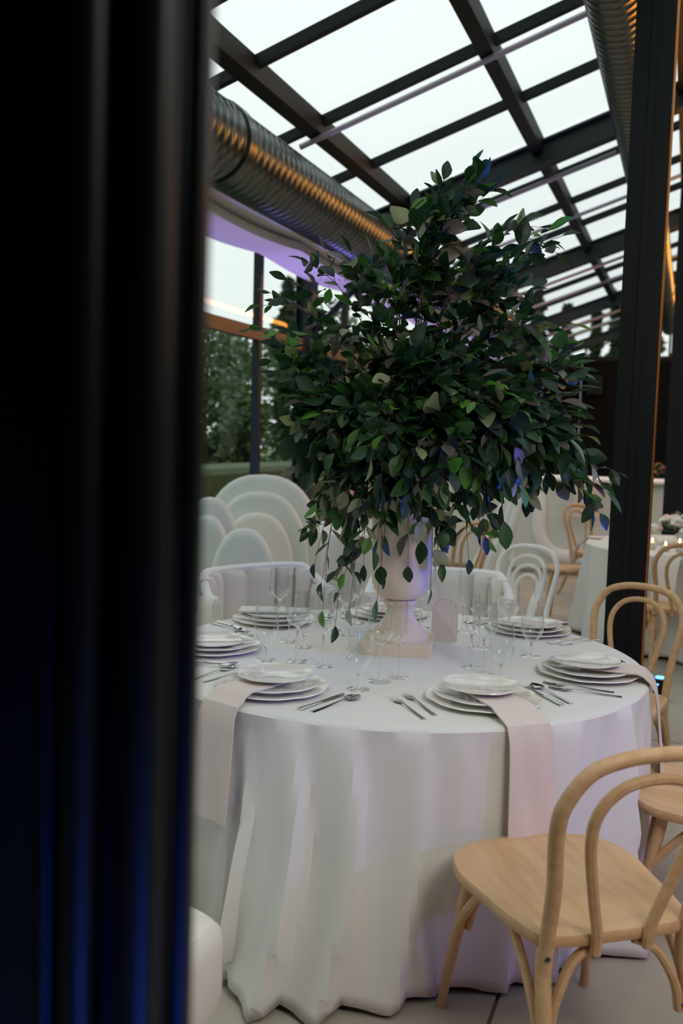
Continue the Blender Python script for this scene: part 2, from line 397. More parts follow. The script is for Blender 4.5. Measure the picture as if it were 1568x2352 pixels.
def cloth(cx,cy,R,Z,H,seg,fold,mat_,name,label,group=None,hem=.012,tuck=(),flare=0):
    b_=MB(); rings=[]
    nr=[.02,.3,.6,.85,.96,.985]
    for q in nr: rings.append([(R*q*math.cos(2*PI*j/seg),R*q*math.sin(2*PI*j/seg),Z) for j in range(seg)])
    N=22
    rings.append([(R*.996*math.cos(2*PI*j/seg),R*.996*math.sin(2*PI*j/seg),Z-.002) for j in range(seg)])
    rings.append([(R*1.0045*math.cos(2*PI*j/seg),R*1.0045*math.sin(2*PI*j/seg),Z-.009) for j in range(seg)])
    for i in range(1,N+1):
        t=i/N; ring=[]
        for j in range(seg):
            th=2*PI*j/seg; f_=fold(th+.05*math.sin(3*t+th*2)); g=t**.6
            r=R*1.006+(.115+flare*math.exp(-((th-4.45)/.5)**2))*t+.12*g*f_+.010*t*math.sin(th*37+2*t)+ .004*noise.noise(Vector((th*9,t*3,1)))
            for (ta,tw,tr) in tuck:
                dd=abs((th-math.radians(ta)+PI)%(2*PI)-PI)/math.radians(tw)
                wq=1/(1+(dd)**8); r=r*(1-wq)+min(r,tr+.25*(r-1))*wq
            hz=hem+.025*max(0,-f_)*(1 if t>.5 else 0)
            z=Z-.012-(Z-.012-hz)*t if i<N else hz
            z=Z-.012-(Z-.012-hz)*t
            ring.append((r*math.cos(th),r*math.sin(th),max(z,.004)))
        rings.append(ring)
    b_.loft(rings,True,True,False)
    o=b_.build(name,mat_); o.location=(cx,cy,0)
    so=o.modifiers.new('thick','SOLIDIFY'); so.thickness=.0025; so.offset=-1
    return tag(o,label,'tablecloth',group)
cloth(TX,TY,TR,TZ,TZ,288,foldamp,M['cloth'],'tablecloth','long white satin cloth draped over the near round table','white tablecloths',tuck=((-47,22,.935),(-108,9,.915),(51,20,.94),(3,20,.94),(140,20,.94),(105,20,.94)),flare=.15)
TZ+=.001

# ---- urn
ur=empty('stone_urn',(-1.0,3.385,TZ),math.radians(0)); tag(ur,'tall cream stone urn on a square plinth at the table centre holding greenery','urn')
base=MB().box((0,0,.022),(.262,.262,.044)).build('plinth',M['stone'],ur,smooth=False,bevel=.004); base.rotation_euler=(0,0,math.radians(12))
prof=[(.112,.044),(.114,.056),(.104,.062),(.098,.075),(.084,.095),(.066,.115),(.055,.135),(.050,.155),(.053,.17),(.064,.18),(.066,.19),(.056,.198)]
MB().lathe(prof,40).build('pedestal',M['stone'],ur)
prof=[(.050,.198),(.078,.206),(.098,.228),(.109,.26),(.113,.32),(.114,.42),(.117,.52),(.124,.60),(.138,.655),(.146,.665),(.146,.68),(.130,.682),(.118,.65),(.108,.55),(.105,.3),(.08,.25),(0,.24)]
MB().lathe(prof,40).build('bowl',M['stone'],ur)

# ---- greenery
def leaf_shape(w_,bend,fold,n=5):
    vs=[];fs=[]
    for i in range(n+1):
        t=i/n; hw=w_*math.sin(PI*min(1,t*.93+.02))**.8*(1 if t<.6 else 1-(t-.6)*.55); hw=max(hw,.004)
        y=t; z=-bend*t*t
        vs+= [(-hw,y,z+fold*hw),(0,y,z),(hw,y,z+fold*hw)]
    for i in range(n):
        a=i*3; fs+=[(a,a+1,a+4,a+3),(a+1,a+2,a+5,a+4)]
    return vs,fs
LS=[leaf_shape(.30,.18,.35),leaf_shape(.26,.05,.25),leaf_shape(.34,.3,.3),leaf_shape(.22,-.1,.5)]
LM=[]
for si,(v_,f_) in enumerate(LS):
    row=[]
    for mi,mm in enumerate(LEAF):
        me=bpy.data.meshes.new('leaf'); me.from_pydata(v_,[],f_); me.materials.append(mm); me.shade_smooth(); row.append(me)
    LM.append(row)
gx,gy,gz=-1.0,3.385,1.44
RT=Vector((math.cos(math.radians(YAW)),math.sin(math.radians(YAW)),0)); FW=Vector((-RT.y,RT.x,0))
ga=empty('greenery_arrangement',(gx,gy,gz)); tag(ga,'huge loose arrangement of dark green leafy branches bursting from the urn','plant')
G0=Vector((gx,gy,gz))
rl=random.Random(3)
leaves=[]
def put_leaves(pts,t0,dens,size,droop,young=False):
    # pts in local coords of arrangement
    L=sum((pts[i+1]-pts[i]).length for i in range(len(pts)-1)); n=max(3,int(L*(1-t0)*dens))
    for k in range(n+1):
        t=t0+(1-t0)*k/n; q=t*(len(pts)-1); i=min(int(q),len(pts)-2); p=pts[i].lerp(pts[i+1],q-i); d=(pts[i+1]-pts[i]).normalized()
        side=Vector((rl.gauss(0,1),rl.gauss(0,1),rl.gauss(0,.8))); side=(side-d*side.dot(d)).normalized()
        dir_=(d*rl.uniform(.25,1.0)+side*rl.uniform(.5,1.0)+Vector((0,0,-droop*rl.uniform(.2,1)))).normalized()
        if k==n: dir_=d
        s_=size*rl.uniform(.65,1.2)
        leaves.append((p,dir_,s_,side))
def bez(a,c,b2,n=9): return [(1-t)**2*a+2*t*(1-t)*c+t*t*b2 for t in [i/n for i in range(n+1)]]
def IP(px,py,dep=0):   # arrangement-local point on a fan spread round the urn axis (metres right / up / away)
    D=3.52+dep; return RT*((px-925)/2139*D)+FW*dep+Vector((0,0,1.573+(992-py)/2139*D-gz))
tips=[(1052,392,.0),(992,415,.05),(1090,440,-.05),(925,478,.1),(1230,520,0),(1180,500,.05),(1215,560,-.05),(1120,520,-.1),(780,610,-.15),(685,605,-.05),(640,645,-.1),(608,675,0),
(592,755,0),(640,700,.1),(1190,655,0),(1280,730,0),(1235,745,-.15),(1250,830,-.1),(1310,865,0),(1305,910,-.1),(1315,1035,0),(1390,1105,-.05),(1345,1140,-.1),(1335,1065,.05),
(1290,985,-.15),(1215,1105,-.1),(1240,960,-.2),(1150,1180,-.2),(1072,1270,-.2),(1112,1215,-.1),(985,1340,-.22),(1012,1278,-.18),(862,1372,-.22),(868,1300,-.25),(770,1435,-.15),
(742,1400,-.1),(800,1392,-.2),(722,1290,-.05),(735,1335,-.15),(722,1200,0),(705,1085,-.05),(668,1000,0),(655,905,-.1),(645,858,.05),(690,765,-.1),(752,742,-.15),(850,655,-.1),(872,605,0),(912,590,.1),
(962,560,-.05),(1030,480,.0),(960,520,.0),(1060,600,-.1),(1150,600,0),(1330,955,.1),(1180,720,-.15),(930,1290,-.25),(1350,1105,.0),(640,800,.05),(1200,640,.1),(700,960,-.2),(1290,800,.05),(1275,770,-.15),(1300,850,-.2),(1270,900,-.2),(1305,930,.05),(1295,880,.1),(1255,1010,-.2),(1285,820,-.1),(800,640,.0),(1040,430,-.05)]
nb=0
def branch(tip,dens=34,size=.072,t0=.35,named=True,rad=.0035,ntw=5):
    global nb
    a=Vector((rl.uniform(-.05,.05),rl.uniform(-.05,.05),-.05)); 
    horiz=Vector((tip.x,tip.y,0)); up=max(tip.z,0)
    if tip.z<.15: c=Vector((tip.x*.75,tip.y*.75,.38+rl.uniform(-.1,.1)))
    else: c=Vector((tip.x*.30,tip.y*.30,tip.z*.75+.1))
    c+=Vector((rl.uniform(-.05,.05),rl.uniform(-.05,.05),rl.uniform(-.04,.04)))
    pts=bez(a,c,tip); 
    MB().tube(pts,[rad*(1-.75*i/9) for i in range(10)],5).build('branch',M['bark'],ga)
    put_leaves(pts,t0,dens,size,.35)
    for k in range(ntw):     # twigs
        t=rl.uniform(.4,.95); q=t*9; i=min(int(q),8); p=pts[i]; d=(pts[i+1]-pts[i]).normalized()
        e=p+(d*rl.uniform(.05,.12)+Vector((rl.gauss(0,1),rl.gauss(0,1),rl.gauss(0,.7))).normalized()*rl.uniform(.05,.11))
        tw=bez(p,(p+e)/2+Vector((0,0,.02)),e,4); twigs.tube(tw,.0013,3); put_leaves(tw,.15,dens*.9,size*.92,.4)
    nb+=1
twigs=MB()
for (px,py,dep) in tips:
    d_=dep*1.0; tp=IP(px,py,d_)
    outer=(py>1180 or py<620 or px<700 or px>1290)
    if px<720 and py<800: branch(tp,15,.066,.6,ntw=3)
    elif py>1230: branch(tp,17,.078,.62,ntw=3)
    elif py<640: branch(tp,22,.086,.5,ntw=4)
    else: branch(tp,26,.086,.45 if outer else .35)
for k in range(120):   # dense heart of the arrangement, all the way round
    u=rl.uniform(-1,1); a=rl.uniform(0,2*PI); rr=rl.uniform(.72,1.0)
    x=math.sqrt(1-u*u)*math.cos(a); y=math.sqrt(1-u*u)*math.sin(a)
    if u<-.55: continue
    tip=Vector((x*.49*rr,y*.44*rr,.13+u*.37*rr)) + RT*.10
    branch(tip,28,.088,.45)
for (px,py,dep) in [(905,1180,-.2),(960,1230,-.22),(1010,1200,-.2),(860,1230,-.22),(800,1180,-.2),(1060,1150,-.22),(780,1120,-.2),(920,1120,-.3),(1000,1100,-.32),(860,1110,-.3),(1100,1100,-.25),(1180,1060,-.2),(750,1060,-.2),(830,1290,-.2),(1120,1050,-.3),(830,1040,-.35)]:
    branch(IP(px,py,dep),30,.082,.4)
twigs.build('twig',M['bark'],ga)['kind']='stuff'
camL=Vector((0,0,EYE))-G0
def keyf(L): return (L[0]-camL).length-L[2]*3
leaves.sort(key=keyf)
def lm(p,d,s,side):
    y=d; z=side.cross(y) if rl.random()<.4 else Vector((rl.gauss(0,.5),rl.gauss(0,.5),1)); z=(z-y*z.dot(y)).normalized(); x=y.cross(z)
    m_=Matrix((x*s,y*s,z*s)).transposed().to_4x4(); m_.translation=p; return m_
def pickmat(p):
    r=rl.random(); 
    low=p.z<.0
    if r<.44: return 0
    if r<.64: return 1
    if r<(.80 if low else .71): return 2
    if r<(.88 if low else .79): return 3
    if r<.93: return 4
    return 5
bulk=[MB() for _ in LEAF]
allb=MB(); mats_idx=[]
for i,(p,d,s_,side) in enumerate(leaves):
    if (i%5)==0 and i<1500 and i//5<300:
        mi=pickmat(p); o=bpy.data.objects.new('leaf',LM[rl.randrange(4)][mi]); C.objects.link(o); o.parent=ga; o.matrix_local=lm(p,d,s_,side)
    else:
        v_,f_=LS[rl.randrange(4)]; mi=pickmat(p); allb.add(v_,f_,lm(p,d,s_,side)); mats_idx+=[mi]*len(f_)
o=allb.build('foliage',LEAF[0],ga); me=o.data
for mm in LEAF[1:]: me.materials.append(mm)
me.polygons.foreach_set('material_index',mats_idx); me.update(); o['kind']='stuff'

# ============================================================ TABLEWARE
def wavy(n,a,ph=0): return lambda t: a*math.sin(n*t+ph)+a*.6*math.sin((n*2-1)*t+1.3)
def plate_proto(R,name,m,h=.016,n=8):
    prof=[(0,.004),(R*.55,.004),(R*.60,.0),(R*.62,.003),(R*.97,h-.003),(R,h),(R*.985,h+.003),(R*.80,h*.75),(R*.66,.009),(R*.60,.007),(0,.007)]
    o=MB().lathe(prof,64,wob=wavy(n,.035/R*.35)).build(name,m); return o
def glass_parts(kind):
    if kind=='short': H=.20; foot=.038; stem0,stem1=.006,.052; bowl=[(.004,.052),(.018,.062),(.034,.082),(.042,.102),(.0435,.118),(.041,.16),(.038,.20)]
    elif kind=='wine': H=.262; foot=.042; stem1=.125; bowl=[(.004,.125),(.018,.133),(.036,.150),(.0445,.166),(.0445,.175),(.042,.21),(.038,.262)]
    else: H=.265; foot=.037; stem1=.115; bowl=[(.004,.115),(.013,.122),(.0225,.138),(.0255,.152),(.0255,.17),(.025,.22),(.0235,.265)]
    s=.9 if kind!='short' else .98
    r0=empty(kind+'_glass')
    MB().lathe([(0,0),(foot,0),(foot,.0015),(foot*.5,.004),(.008,.008),(.005,.012),(0,.012)],28).build('foot',M['glass'],r0)
    st=.052 if kind=='short' else stem1
    MB().lathe([(.0055,.009),(.0038,.02),(.0036,st-.012),(.0060,st),(.009,st+.004)],12).build('stem',M['solid'],r0)
    inn=[(max(r-.0011,.001),z+.001) for r,z in bowl]; bp=[(.0005,bowl[0][1]-.002)]+bowl
    nb_=MB(); rings=[[(r*math.cos(2*PI*j/32),r*math.sin(2*PI*j/32),z) for j in range(32)] for r,z in bp]; nb_.loft(rings); nb_.build('bowl',M['glass'],r0)
    rr_,rz_=bowl[-1]; MB().tube([(rr_*math.cos(2*PI*j/28),rr_*math.sin(2*PI*j/28),rz_) for j in range(29)],.0006,4).build('rim',M['glass'],r0)
    return r0
def names_short(kind): return {'short':'water_glass','wine':'wine_glass','flute':'champagne_flute'}[kind]
PG={k:glass_parts(k) for k in('short','wine','flute')}
for k,o in PG.items(): o.name=names_short(k); KIDS[o.name]=kids(o)
def fork_proto():
    r0=empty('fork'); L=.205
    hp=[(0,0,.0025),(0,.03,.003),(0,.08,.006),(0,.125,.009),(0,.14,.008)]
    MB().tube(catmull(hp,3),[.0075*(1-.6*min(1,i/8)) if i<8 else .0028 for i in range(13)],8,flat=.32).build('handle',M['silver'],r0)
    b_=MB().add([(-.0035,.138,.007),(.0035,.138,.007),(-.012,.156,.004),(.012,.156,.004),(-.012,.168,.0035),(.012,.168,.0035)],[(0,1,3,2),(2,3,5,4)])
    b_.add([(-.0035,.138,.009),(.0035,.138,.009),(-.012,.156,.006),(.012,.156,.006),(-.012,.168,.0055),(.012,.168,.0055)],[(0,2,3,1),(2,4,5,3)])
    b_.build('neck',M['silver'],r0)
    for k in range(4):
        x=-.0102+k*.0068; MB().tube([(x,.166,.0045),(x,.185,.004),(x*.96,.207,.0075)],[.0019,.0017,.0009],6).build('tine',M['silver'],r0)
    return r0
def spoon_proto():
    r0=empty('spoon')
    MB().tube(catmull([(0,0,.0025),(0,.03,.003),(0,.08,.006),(0,.125,.009),(0,.145,.006)],3),[.0075*(1-.6*min(1,i/8)) if i<8 else .0030 for i in range(13)],8,flat=.32).build('handle',M['silver'],r0)
    rings=[]
    for i in range(9):
        t=i/8; y=.142+.062*t; hw=max(.001,.0205*math.sin(PI*(t**.75))**.6); dz=.007*math.sin(PI*t)
        rings.append([(hw*math.sin(a),y,.008-dz*math.cos(a)**2) for a in[-PI/2+PI*k/8 for k in range(9)]]+[(hw*math.sin(a)*.94,y,.0095-dz*math.cos(a)**2) for a in[PI/2-PI*k/8 for k in range(9)]])
    MB().loft(rings,True,True,True).build('spoon_bowl',M['silver'],r0); return r0
def knife_proto():
    r0=empty('knife')
    MB().tube(catmull([(0,0,.005),(0,.03,.005),(0,.09,.005)],4),[.0085,.0085,.008,.0078,.0075,.007,.006,.006,.0055],8,flat=.5).build('handle',M['silver'],r0)
    rings=[]
    for y,wd in((.088,.006),(.10,.0085),(.16,.0095),(.19,.0085),(.203,.002)):
        rings.append([(-.006,y,.004),(-.006+wd*1.5,y,.0045),(-.006,y,.006)])
    MB().loft(rings,True,True,True).build('blade',M['silver'],r0); return r0
PF,PSn,PK=fork_proto(),spoon_proto(),knife_proto()
for o in(PF,PSn,PK): KIDS[o.name]=kids(o); o.scale=(1.12,1.12,1.1)
charger0=plate_proto(.178,'charger_plate',M['plate'],.017,7); dinner0=plate_proto(.150,'dinner_plate',M['plate2'],.016,6); salad0=plate_proto(.122,'salad_plate',M['plate2'],.013,5)
used=set()
def use(proto,loc,rz,label,cat,group):
    if proto.name in used: o=copy_tree(proto,loc,rz)
    else: used.add(proto.name); o=proto; o.location=loc; o.rotation_euler=(0,0,rz)
    tag(o,label,cat,group); return o
def napkin(path,wd0,wd1,name,label,thick=.010,skew=0):
    # path: list of (u along radial, z); strip of folded linen following it
    return path
SET=[ # angle, radius, phrase, napkin?
 (-48.6,.650,'setting with long front napkin',1),
 (1.0,.700,'setting at right table rim',1),
 (-108.,.685,'setting with napkin by door frame',1),
 (-159.,.685,'setting half behind door frame',0),
 (153.,.735,'setting with flat white napkin',2),
 (110.,.735,'setting behind the urn',0),
 (59.,.760,'setting before white hooped chair',3)]
for si,(ang,r,ph,nk) in enumerate(SET):
    a=math.radians(ang); ux,uy=math.cos(a),math.sin(a); cx,cy=TX+r*ux,TY+r*uy
    face=math.atan2(-uy,-ux)-PI/2      # local +y looks at the table centre
    rnd_=random.Random(si)
    use(charger0,(cx,cy,TZ),rnd_.uniform(0,6),'wide bottom cream charger plate, '+ph,'plate','stacked cream plates')
    use(dinner0,(cx-.004*ux,cy-.004*uy,TZ+.0135),rnd_.uniform(0,6),'cream dinner plate mid-stack, '+ph,'plate','stacked cream plates')
    zt=TZ+.029 if nk else TZ+.026
    off=-.012 if nk==1 else 0
    use(salad0,(cx+off*ux,cy+off*uy,zt+(.011 if nk==1 else 0)),rnd_.uniform(0,6),'small cream top plate, '+ph,'plate','stacked cream plates')
    Rv=Vector((math.cos(face),math.sin(face),0)); Fv=Vector((-ux,-uy,0))
    def lp(s,f): v=Vector((cx,cy,TZ+.0005))+Rv*s+Fv*f; return (v.x,v.y,v.z)
    for (s_,f_,nm) in((-.215,-.10,'inner'),(-.262,-.125,'outer')):
        use(PF,lp(s_,f_),face+rnd_.uniform(-.08,.08),'silver fork, %s of two, %s'%(nm,ph),'fork','silver forks')
    use(PK,lp(.212,-.115),face+rnd_.uniform(-.05,.05),'silver knife, '+ph,'knife','silver knives')
    use(PSn,lp(.252,-.105),face+rnd_.uniform(-.12,.04),'silver spoon, '+ph,'spoon','silver spoons')
    if nk in(1,3):
        L=.305 if nk==1 else .0
        wd=.078
        # centre line: (radial distance from table centre, z)
        lift=.041
        pth=[(r-.03,TZ+lift-.008),(r+.05,TZ+lift-.008),(r+.13,TZ+lift-.008),(r+.165,TZ+.033),(r+.185,TZ+.026)]
        if r+.185<TR-.02: pth+=[(TR-.01,TZ+.010)]
        pth+=[(TR+.010,TZ+.003),(TR+.026,TZ-.03)]
        n=7
        drop=L if nk==1 else .05
        for k in range(1,n+1): pth.append((TR+.028+.035*k/n,TZ-.03-drop*k/n))
        if nk==3: pth=pth[:-1]
        rg=[]
        for i,(rr,zz) in enumerate(pth):
            t=i/(len(pth)-1); hw=wd*(.80+.25*t); ring=[]
            pr,pz=pth[max(i-1,0)]; qr,qz=pth[min(i+1,len(pth)-1)]; dr,dz=qr-pr,qz-pz; l=math.hypot(dr,dz); nr_,nz_=-dz/l,dr/l
            if nz_<0 and nr_<0: nr_,nz_=-nr_,-nz_
            for k in range(9):
                s_=-hw+2*hw*k/8; th=.0045; wv=.004*math.sin(k*1.3+i*.5)*t
                ring.append((s_,rr+nr_*(th+wv),zz+nz_*(th+wv)))
            for k in range(8,-1,-1):
                s_=-hw+2*hw*k/8; wv=.004*math.sin(k*1.3+i*.5)*t
                ring.append((s_,rr+nr_*wv,zz+nz_*wv))
            rg.append(ring)
        b_=MB().loft(rg,True,True,True)
        # local frame: x -> sideways, y -> outward radial
        mt=Matrix.Translation((TX,TY,0))@Matrix.Rotation(a-PI/2,4,'Z')
        b_.v=[tuple(Vector(v)-Vector((0,r,TZ))) for v in b_.v]
        o=b_.build('napkin',M['napkin']); o.location=(cx,cy,TZ); o.rotation_euler=(0,0,a-PI/2)
        tag(o,['long pale pink linen napkin hanging over the front of the tablecloth','pale pink napkin hanging over the right rim of the near table','beige linen napkin hanging beside the dark door frame','','','','short napkin end poking over the far right rim'][si],'napkin','blush linen napkins')
    if nk==2:
        b_=MB().rbox((0,0,.01),(.30,.11,.010),.006)
        o=b_.build('napkin',M['cloth']); o.location=(cx-.0,cy,TZ+.040); o.rotation_euler=(0,0,math.radians(YAW)); tag(o,'white napkin folded flat across the far left stack of plates','napkin','blush linen napkins')
GL=[(822,1584,'short'),(870,1566,'wine'),(915,1557,'flute'),(1149,1561,'short'),(1109,1551,'wine'),(1081,1533,'flute'),(1219,1508,'short'),(1099,1489,'wine'),(1062,1452,'flute'),
    (610,1517,'short'),(681,1520,'wine'),(742,1531,'flute'),(663,1474,'flute'),(697,1487,'short'),(768,1447,'short'),(793,1458,'wine'),(965,1442,'wine'),(1168,1447,'short'),(1235,1440,'flute'),(985,1420,'flute'),(640,1445,'wine'),(818,1432,'flute')]
GLab=['in front of the urn, leftmost of three','directly in front of the urn plinth, middle of three','in front of the urn, rightmost of three','in front of the rattan-patterned card, closest to the camera','in front of the rattan-patterned card, middle of three','behind and left of its trio before the card',
 'standing alone between card and right-hand plates','just right of the rattan-patterned card','behind the right edge of the arched card','left cluster, nearest the door frame','left cluster, tallest in the middle','left cluster, nearest the urn','left cluster back row, slim','left cluster back row, low','under the trailing vine, low','under the trailing vine, tall',
 'behind the urn, left of the card','behind the far right plates, low','behind the far right plates, slim','behind the urn, slim','farthest left, by the flat napkin','behind the urn pedestal on its left, slim']
def on_table(px,py):
    d=Vector(((px-784)/F,-(py-1176)/F,-1)); m3=cam.matrix_world.to_3x3(); d=m3@d; t=(.761-EYE)/d.z; return d*t+Vector((0,0,EYE))
bpy.context.view_layer.update()
for (px,py,k),lb in zip(GL,GLab):
    q=on_table(px,py)
    use(PG[k],(q.x,q.y,TZ),0,{'short':'clear short-stemmed water glass ','wine':'clear tall wine glass ','flute':'clear champagne flute '}[k]+lb,'glass','stemmed glasses on the near table')
# arched card
cdq=empty('menu_card',(-.862,3.545,TZ),math.radians(12)); tag(cdq,'arched cream table card with a cane lattice corner in a clear acrylic base','card')
W2,HB,HT=.051,.012,.185; arc=[(-W2,HB)]+[(W2,HB)]+[(W2*math.cos(t),HT-W2+W2*math.sin(t)) for t in[PI*k/16 for k in range(17)]]
MB().loft([[(x,-.0015,z) for x,z in arc],[(x,.0015,z) for x,z in arc]],True,True,True).build('card_panel',M['card'],cdq,smooth=False)
for i in range(10):
    for j in range(15):
        x=-.042+i*.0094; z=.035+j*.0099
        ok=(z<HT-W2 and abs(x)<W2-.004) or (z>=HT-W2 and math.hypot(x,z-(HT-W2))<W2-.006)
        if ok and z>.045+(.042-x)*1.15:
            MB().add([(x+.0032*math.cos(PI/4*q+PI/8),-.0021,z+.0032*math.sin(PI/4*q+PI/8)) for q in range(8)]+[(x+.0032*math.cos(PI/4*q+PI/8),-.0014,z+.0032*math.sin(PI/4*q+PI/8)) for q in range(8)],
                     [tuple(range(8))]+[(q,(q+1)%8,8+(q+1)%8,8+q) for q in range(8)]).build('lattice_cell',M['cell'],cdq,smooth=False)
MB().box((0,0,.006),(.062,.03,.012)).build('acrylic_base',M['acrylic'],cdq,smooth=False,bevel=.001)

# ============================================================ CHAIRS
def bentwood(woodm,name='bentwood_chair',hoops=1):
    r0=empty(name)
    # seat: rounded, wider in front
    out=catmull([(-.150,-.215,0),(-.195,-.165,0),(-.222,0,0),(-.232,.12,0),(-.175,.225,0),(0,.262,0),(.175,.225,0),(.232,.12,0),(.222,0,0),(.195,-.165,0),(.150,-.215,0),(0,-.222,0)],5,True)
    rings=[]
    for sc,z in((.93,.438),(.985,.442),(1.0,.452),(1.0,.462),(.985,.470),(.90,.473),(.84,.471),(.80,.467),(.5,.463),(.02,.462)):
        rings.append([(p.x*sc,p.y*sc,z) for p in out])
    MB().loft(rings,True,True,True).build('seat',woodm,r0)
    # back frame tube
    left=[(-.168,-.205,.36),(-.166,-.212,.47),(-.172,-.240,.60),(-.192,-.275,.74),(-.192,-.300,.82),(-.150,-.320,.895),(-.080,-.330,.925),(0,-.333,.932)]
    pts=left+[(-x,y,z) for x,y,z in reversed(left[:-1])]
    MB().tube(catmull(pts,5),.0165,10).build('back_frame',woodm,r0)
    for h in range(hoops):
        k=1-.20*h
        hl=[(-.062*k,-.226,.425),(-.064*k,-.232,.48),(-.088*k,-.250,.58),(-.118*k,-.280,.72-.03*h),(-.112*k,-.298,.80-.05*h),(-.070*k,-.314,.855-.06*h),(0,-.320,.872-.06*h)]
        pts=hl+[(-x,y,z) for x,y,z in reversed(hl[:-1])]
        MB().tube(catmull(pts,5),.0125,8).build('inner_hoop',woodm,r0)
    for sx in(-1,1):
        MB().tube(catmull([(sx*.200,-.33,.0),(sx*.182,-.262,.16),(sx*.169,-.208,.36),(sx*.167,-.205,.44)],5),[.0135]*4+[.0155]*4+[.0175]*4+[.0178]*4,10).build('leg',woodm,r0)
        MB().tube(catmull([(sx*.205,.24,.0),(sx*.190,.205,.2),(sx*.172,.165,.40),(sx*.170,.160,.455)],5),[.012]*4+[.0145]*4+[.0175]*4+[.018]*4,10).build('leg',woodm,r0)
        # curved braces, side and front/back
        MB().tube(catmull([(sx*.186,.195,.26),(sx*.186,.14,.34),(sx*.182,.08,.405),(sx*.175,.01,.432)],4),.0105,8,flat=1.2).build('brace',woodm,r0)
        MB().tube(catmull([(sx*.182,-.215,.26),(sx*.183,-.17,.34),(sx*.182,-.11,.405),(sx*.175,-.05,.432)],4),.0105,8,flat=1.2).build('brace',woodm,r0)
        MB().tube(catmull([(sx*.155,-.218,.25),(sx*.142,-.216,.32),(sx*.10,-.205,.40),(sx*.045,-.20,.432)],4),.0105,8,flat=1.2).build('brace',woodm,r0)
        MB().tube(catmull([(sx*.160,.195,.25),(sx*.145,.190,.32),(sx*.10,.18,.40),(sx*.045,.17,.432)],4),.0105,8,flat=1.2).build('brace',woodm,r0)
        MB().lathe([(.0068,0),(.006,.003),(0,.004)],8,mtx=Matrix.Translation((sx*.169,-.222,.425))@Matrix.Rotation(PI/2,4,'X')).build('screw',M['screw'],r0)
        MB().lathe([(.004,0),(.004,.002),(0,.003)],8,mtx=Matrix.Translation((sx*.156,-.229,.27))@Matrix.Rotation(PI/2,4,'X')).build('screw',M['screw'],r0)
    return r0
bw=bentwood(M['wood']); KIDS[bw.name]=kids(bw)
GRP='beech bentwood chairs'
SC=1.09
def setc(o,loc,rz,label,cat='chair',grp=GRP,s=SC,zs=.985): o.location=loc; o.rotation_euler=(0,0,rz); o.scale=(s,s,zs); return tag(o,label,cat,grp)
setc(bw,(-.225,2.345,0),math.radians(36),'pale beech bentwood chair in the foreground, seat under the long pink napkin')
c2=copy_tree(bw); setc(c2,(-.27,4.15,0),math.radians(162),'beech bentwood chair behind the right table rim, in front of the black post',s=1.05)
c3=copy_tree(bw); setc(c3,(.17,3.16,0),math.radians(88),'beech bentwood chair at the right frame edge, only seat and brace showing')
bw2=bentwood(M['wood2']); KIDS[bw2.name]=kids(bw2)
BT=(.15,8.0)
setc(bw2,(-.02,6.85,0),math.radians(10),'honey bentwood chair in front of the candlelit far table',grp='honey bentwood chairs at the far tables',s=1.03)
c5=copy_tree(bw2); setc(c5,(-.80,9.75,0),math.radians(-125),'honey bentwood chair behind the far table, partly hidden by the black post',grp='honey bentwood chairs at the far tables',s=1.0)
c6=copy_tree(bw2); setc(c6,(-1.80,7.35,0),math.radians(60),'honey bentwood chair glimpsed through the leaves right of the urn',grp='honey bentwood chairs at the far tables',s=1.0)
# backless stool with the same legs
st=empty('bentwood_stool'); 
MB().lathe([(0,.45),(.19,.45),(.205,.46),(.205,.472),(.19,.48),(0,.48)],32).build('seat',M['wood2'],st)
for k in range(4):
    a=PI/4+k*PI/2; cxx,cyy=math.cos(a),math.sin(a)
    MB().tube(catmull([(.24*cxx,.24*cyy,0),(.215*cxx,.215*cyy,.2),(.185*cxx,.185*cyy,.40),(.18*cxx,.18*cyy,.455)],4),[.013]*5+[.018]*8,8).build('leg',M['wood2'],st)
    a2=a+PI/2; p0=Vector((.195*cxx,.195*cyy,.28)); p1=Vector((.12*math.cos((a+a2)/2),.12*math.sin((a+a2)/2),.44)); 
    MB().tube(catmull([p0,p0.lerp(p1,.3)+Vector((0,0,.07)),p0.lerp(p1,.7)+Vector((0,0,.035)),p1],3),.010,6).build('brace',M['wood2'],st)
st.location=(-.92,8.30,0); tag(st,'backless beech stool with curved braces left of the far table','stool')
# white hooped chair
wc=bentwood(M['whitewood'],'bentwood_chair',3); KIDS[wc.name]=kids(wc)
setc(wc,(-.97,5.50,0),math.radians(165),'white painted bentwood chair with nested hoops behind the far right plates',grp=None,s=1.0)

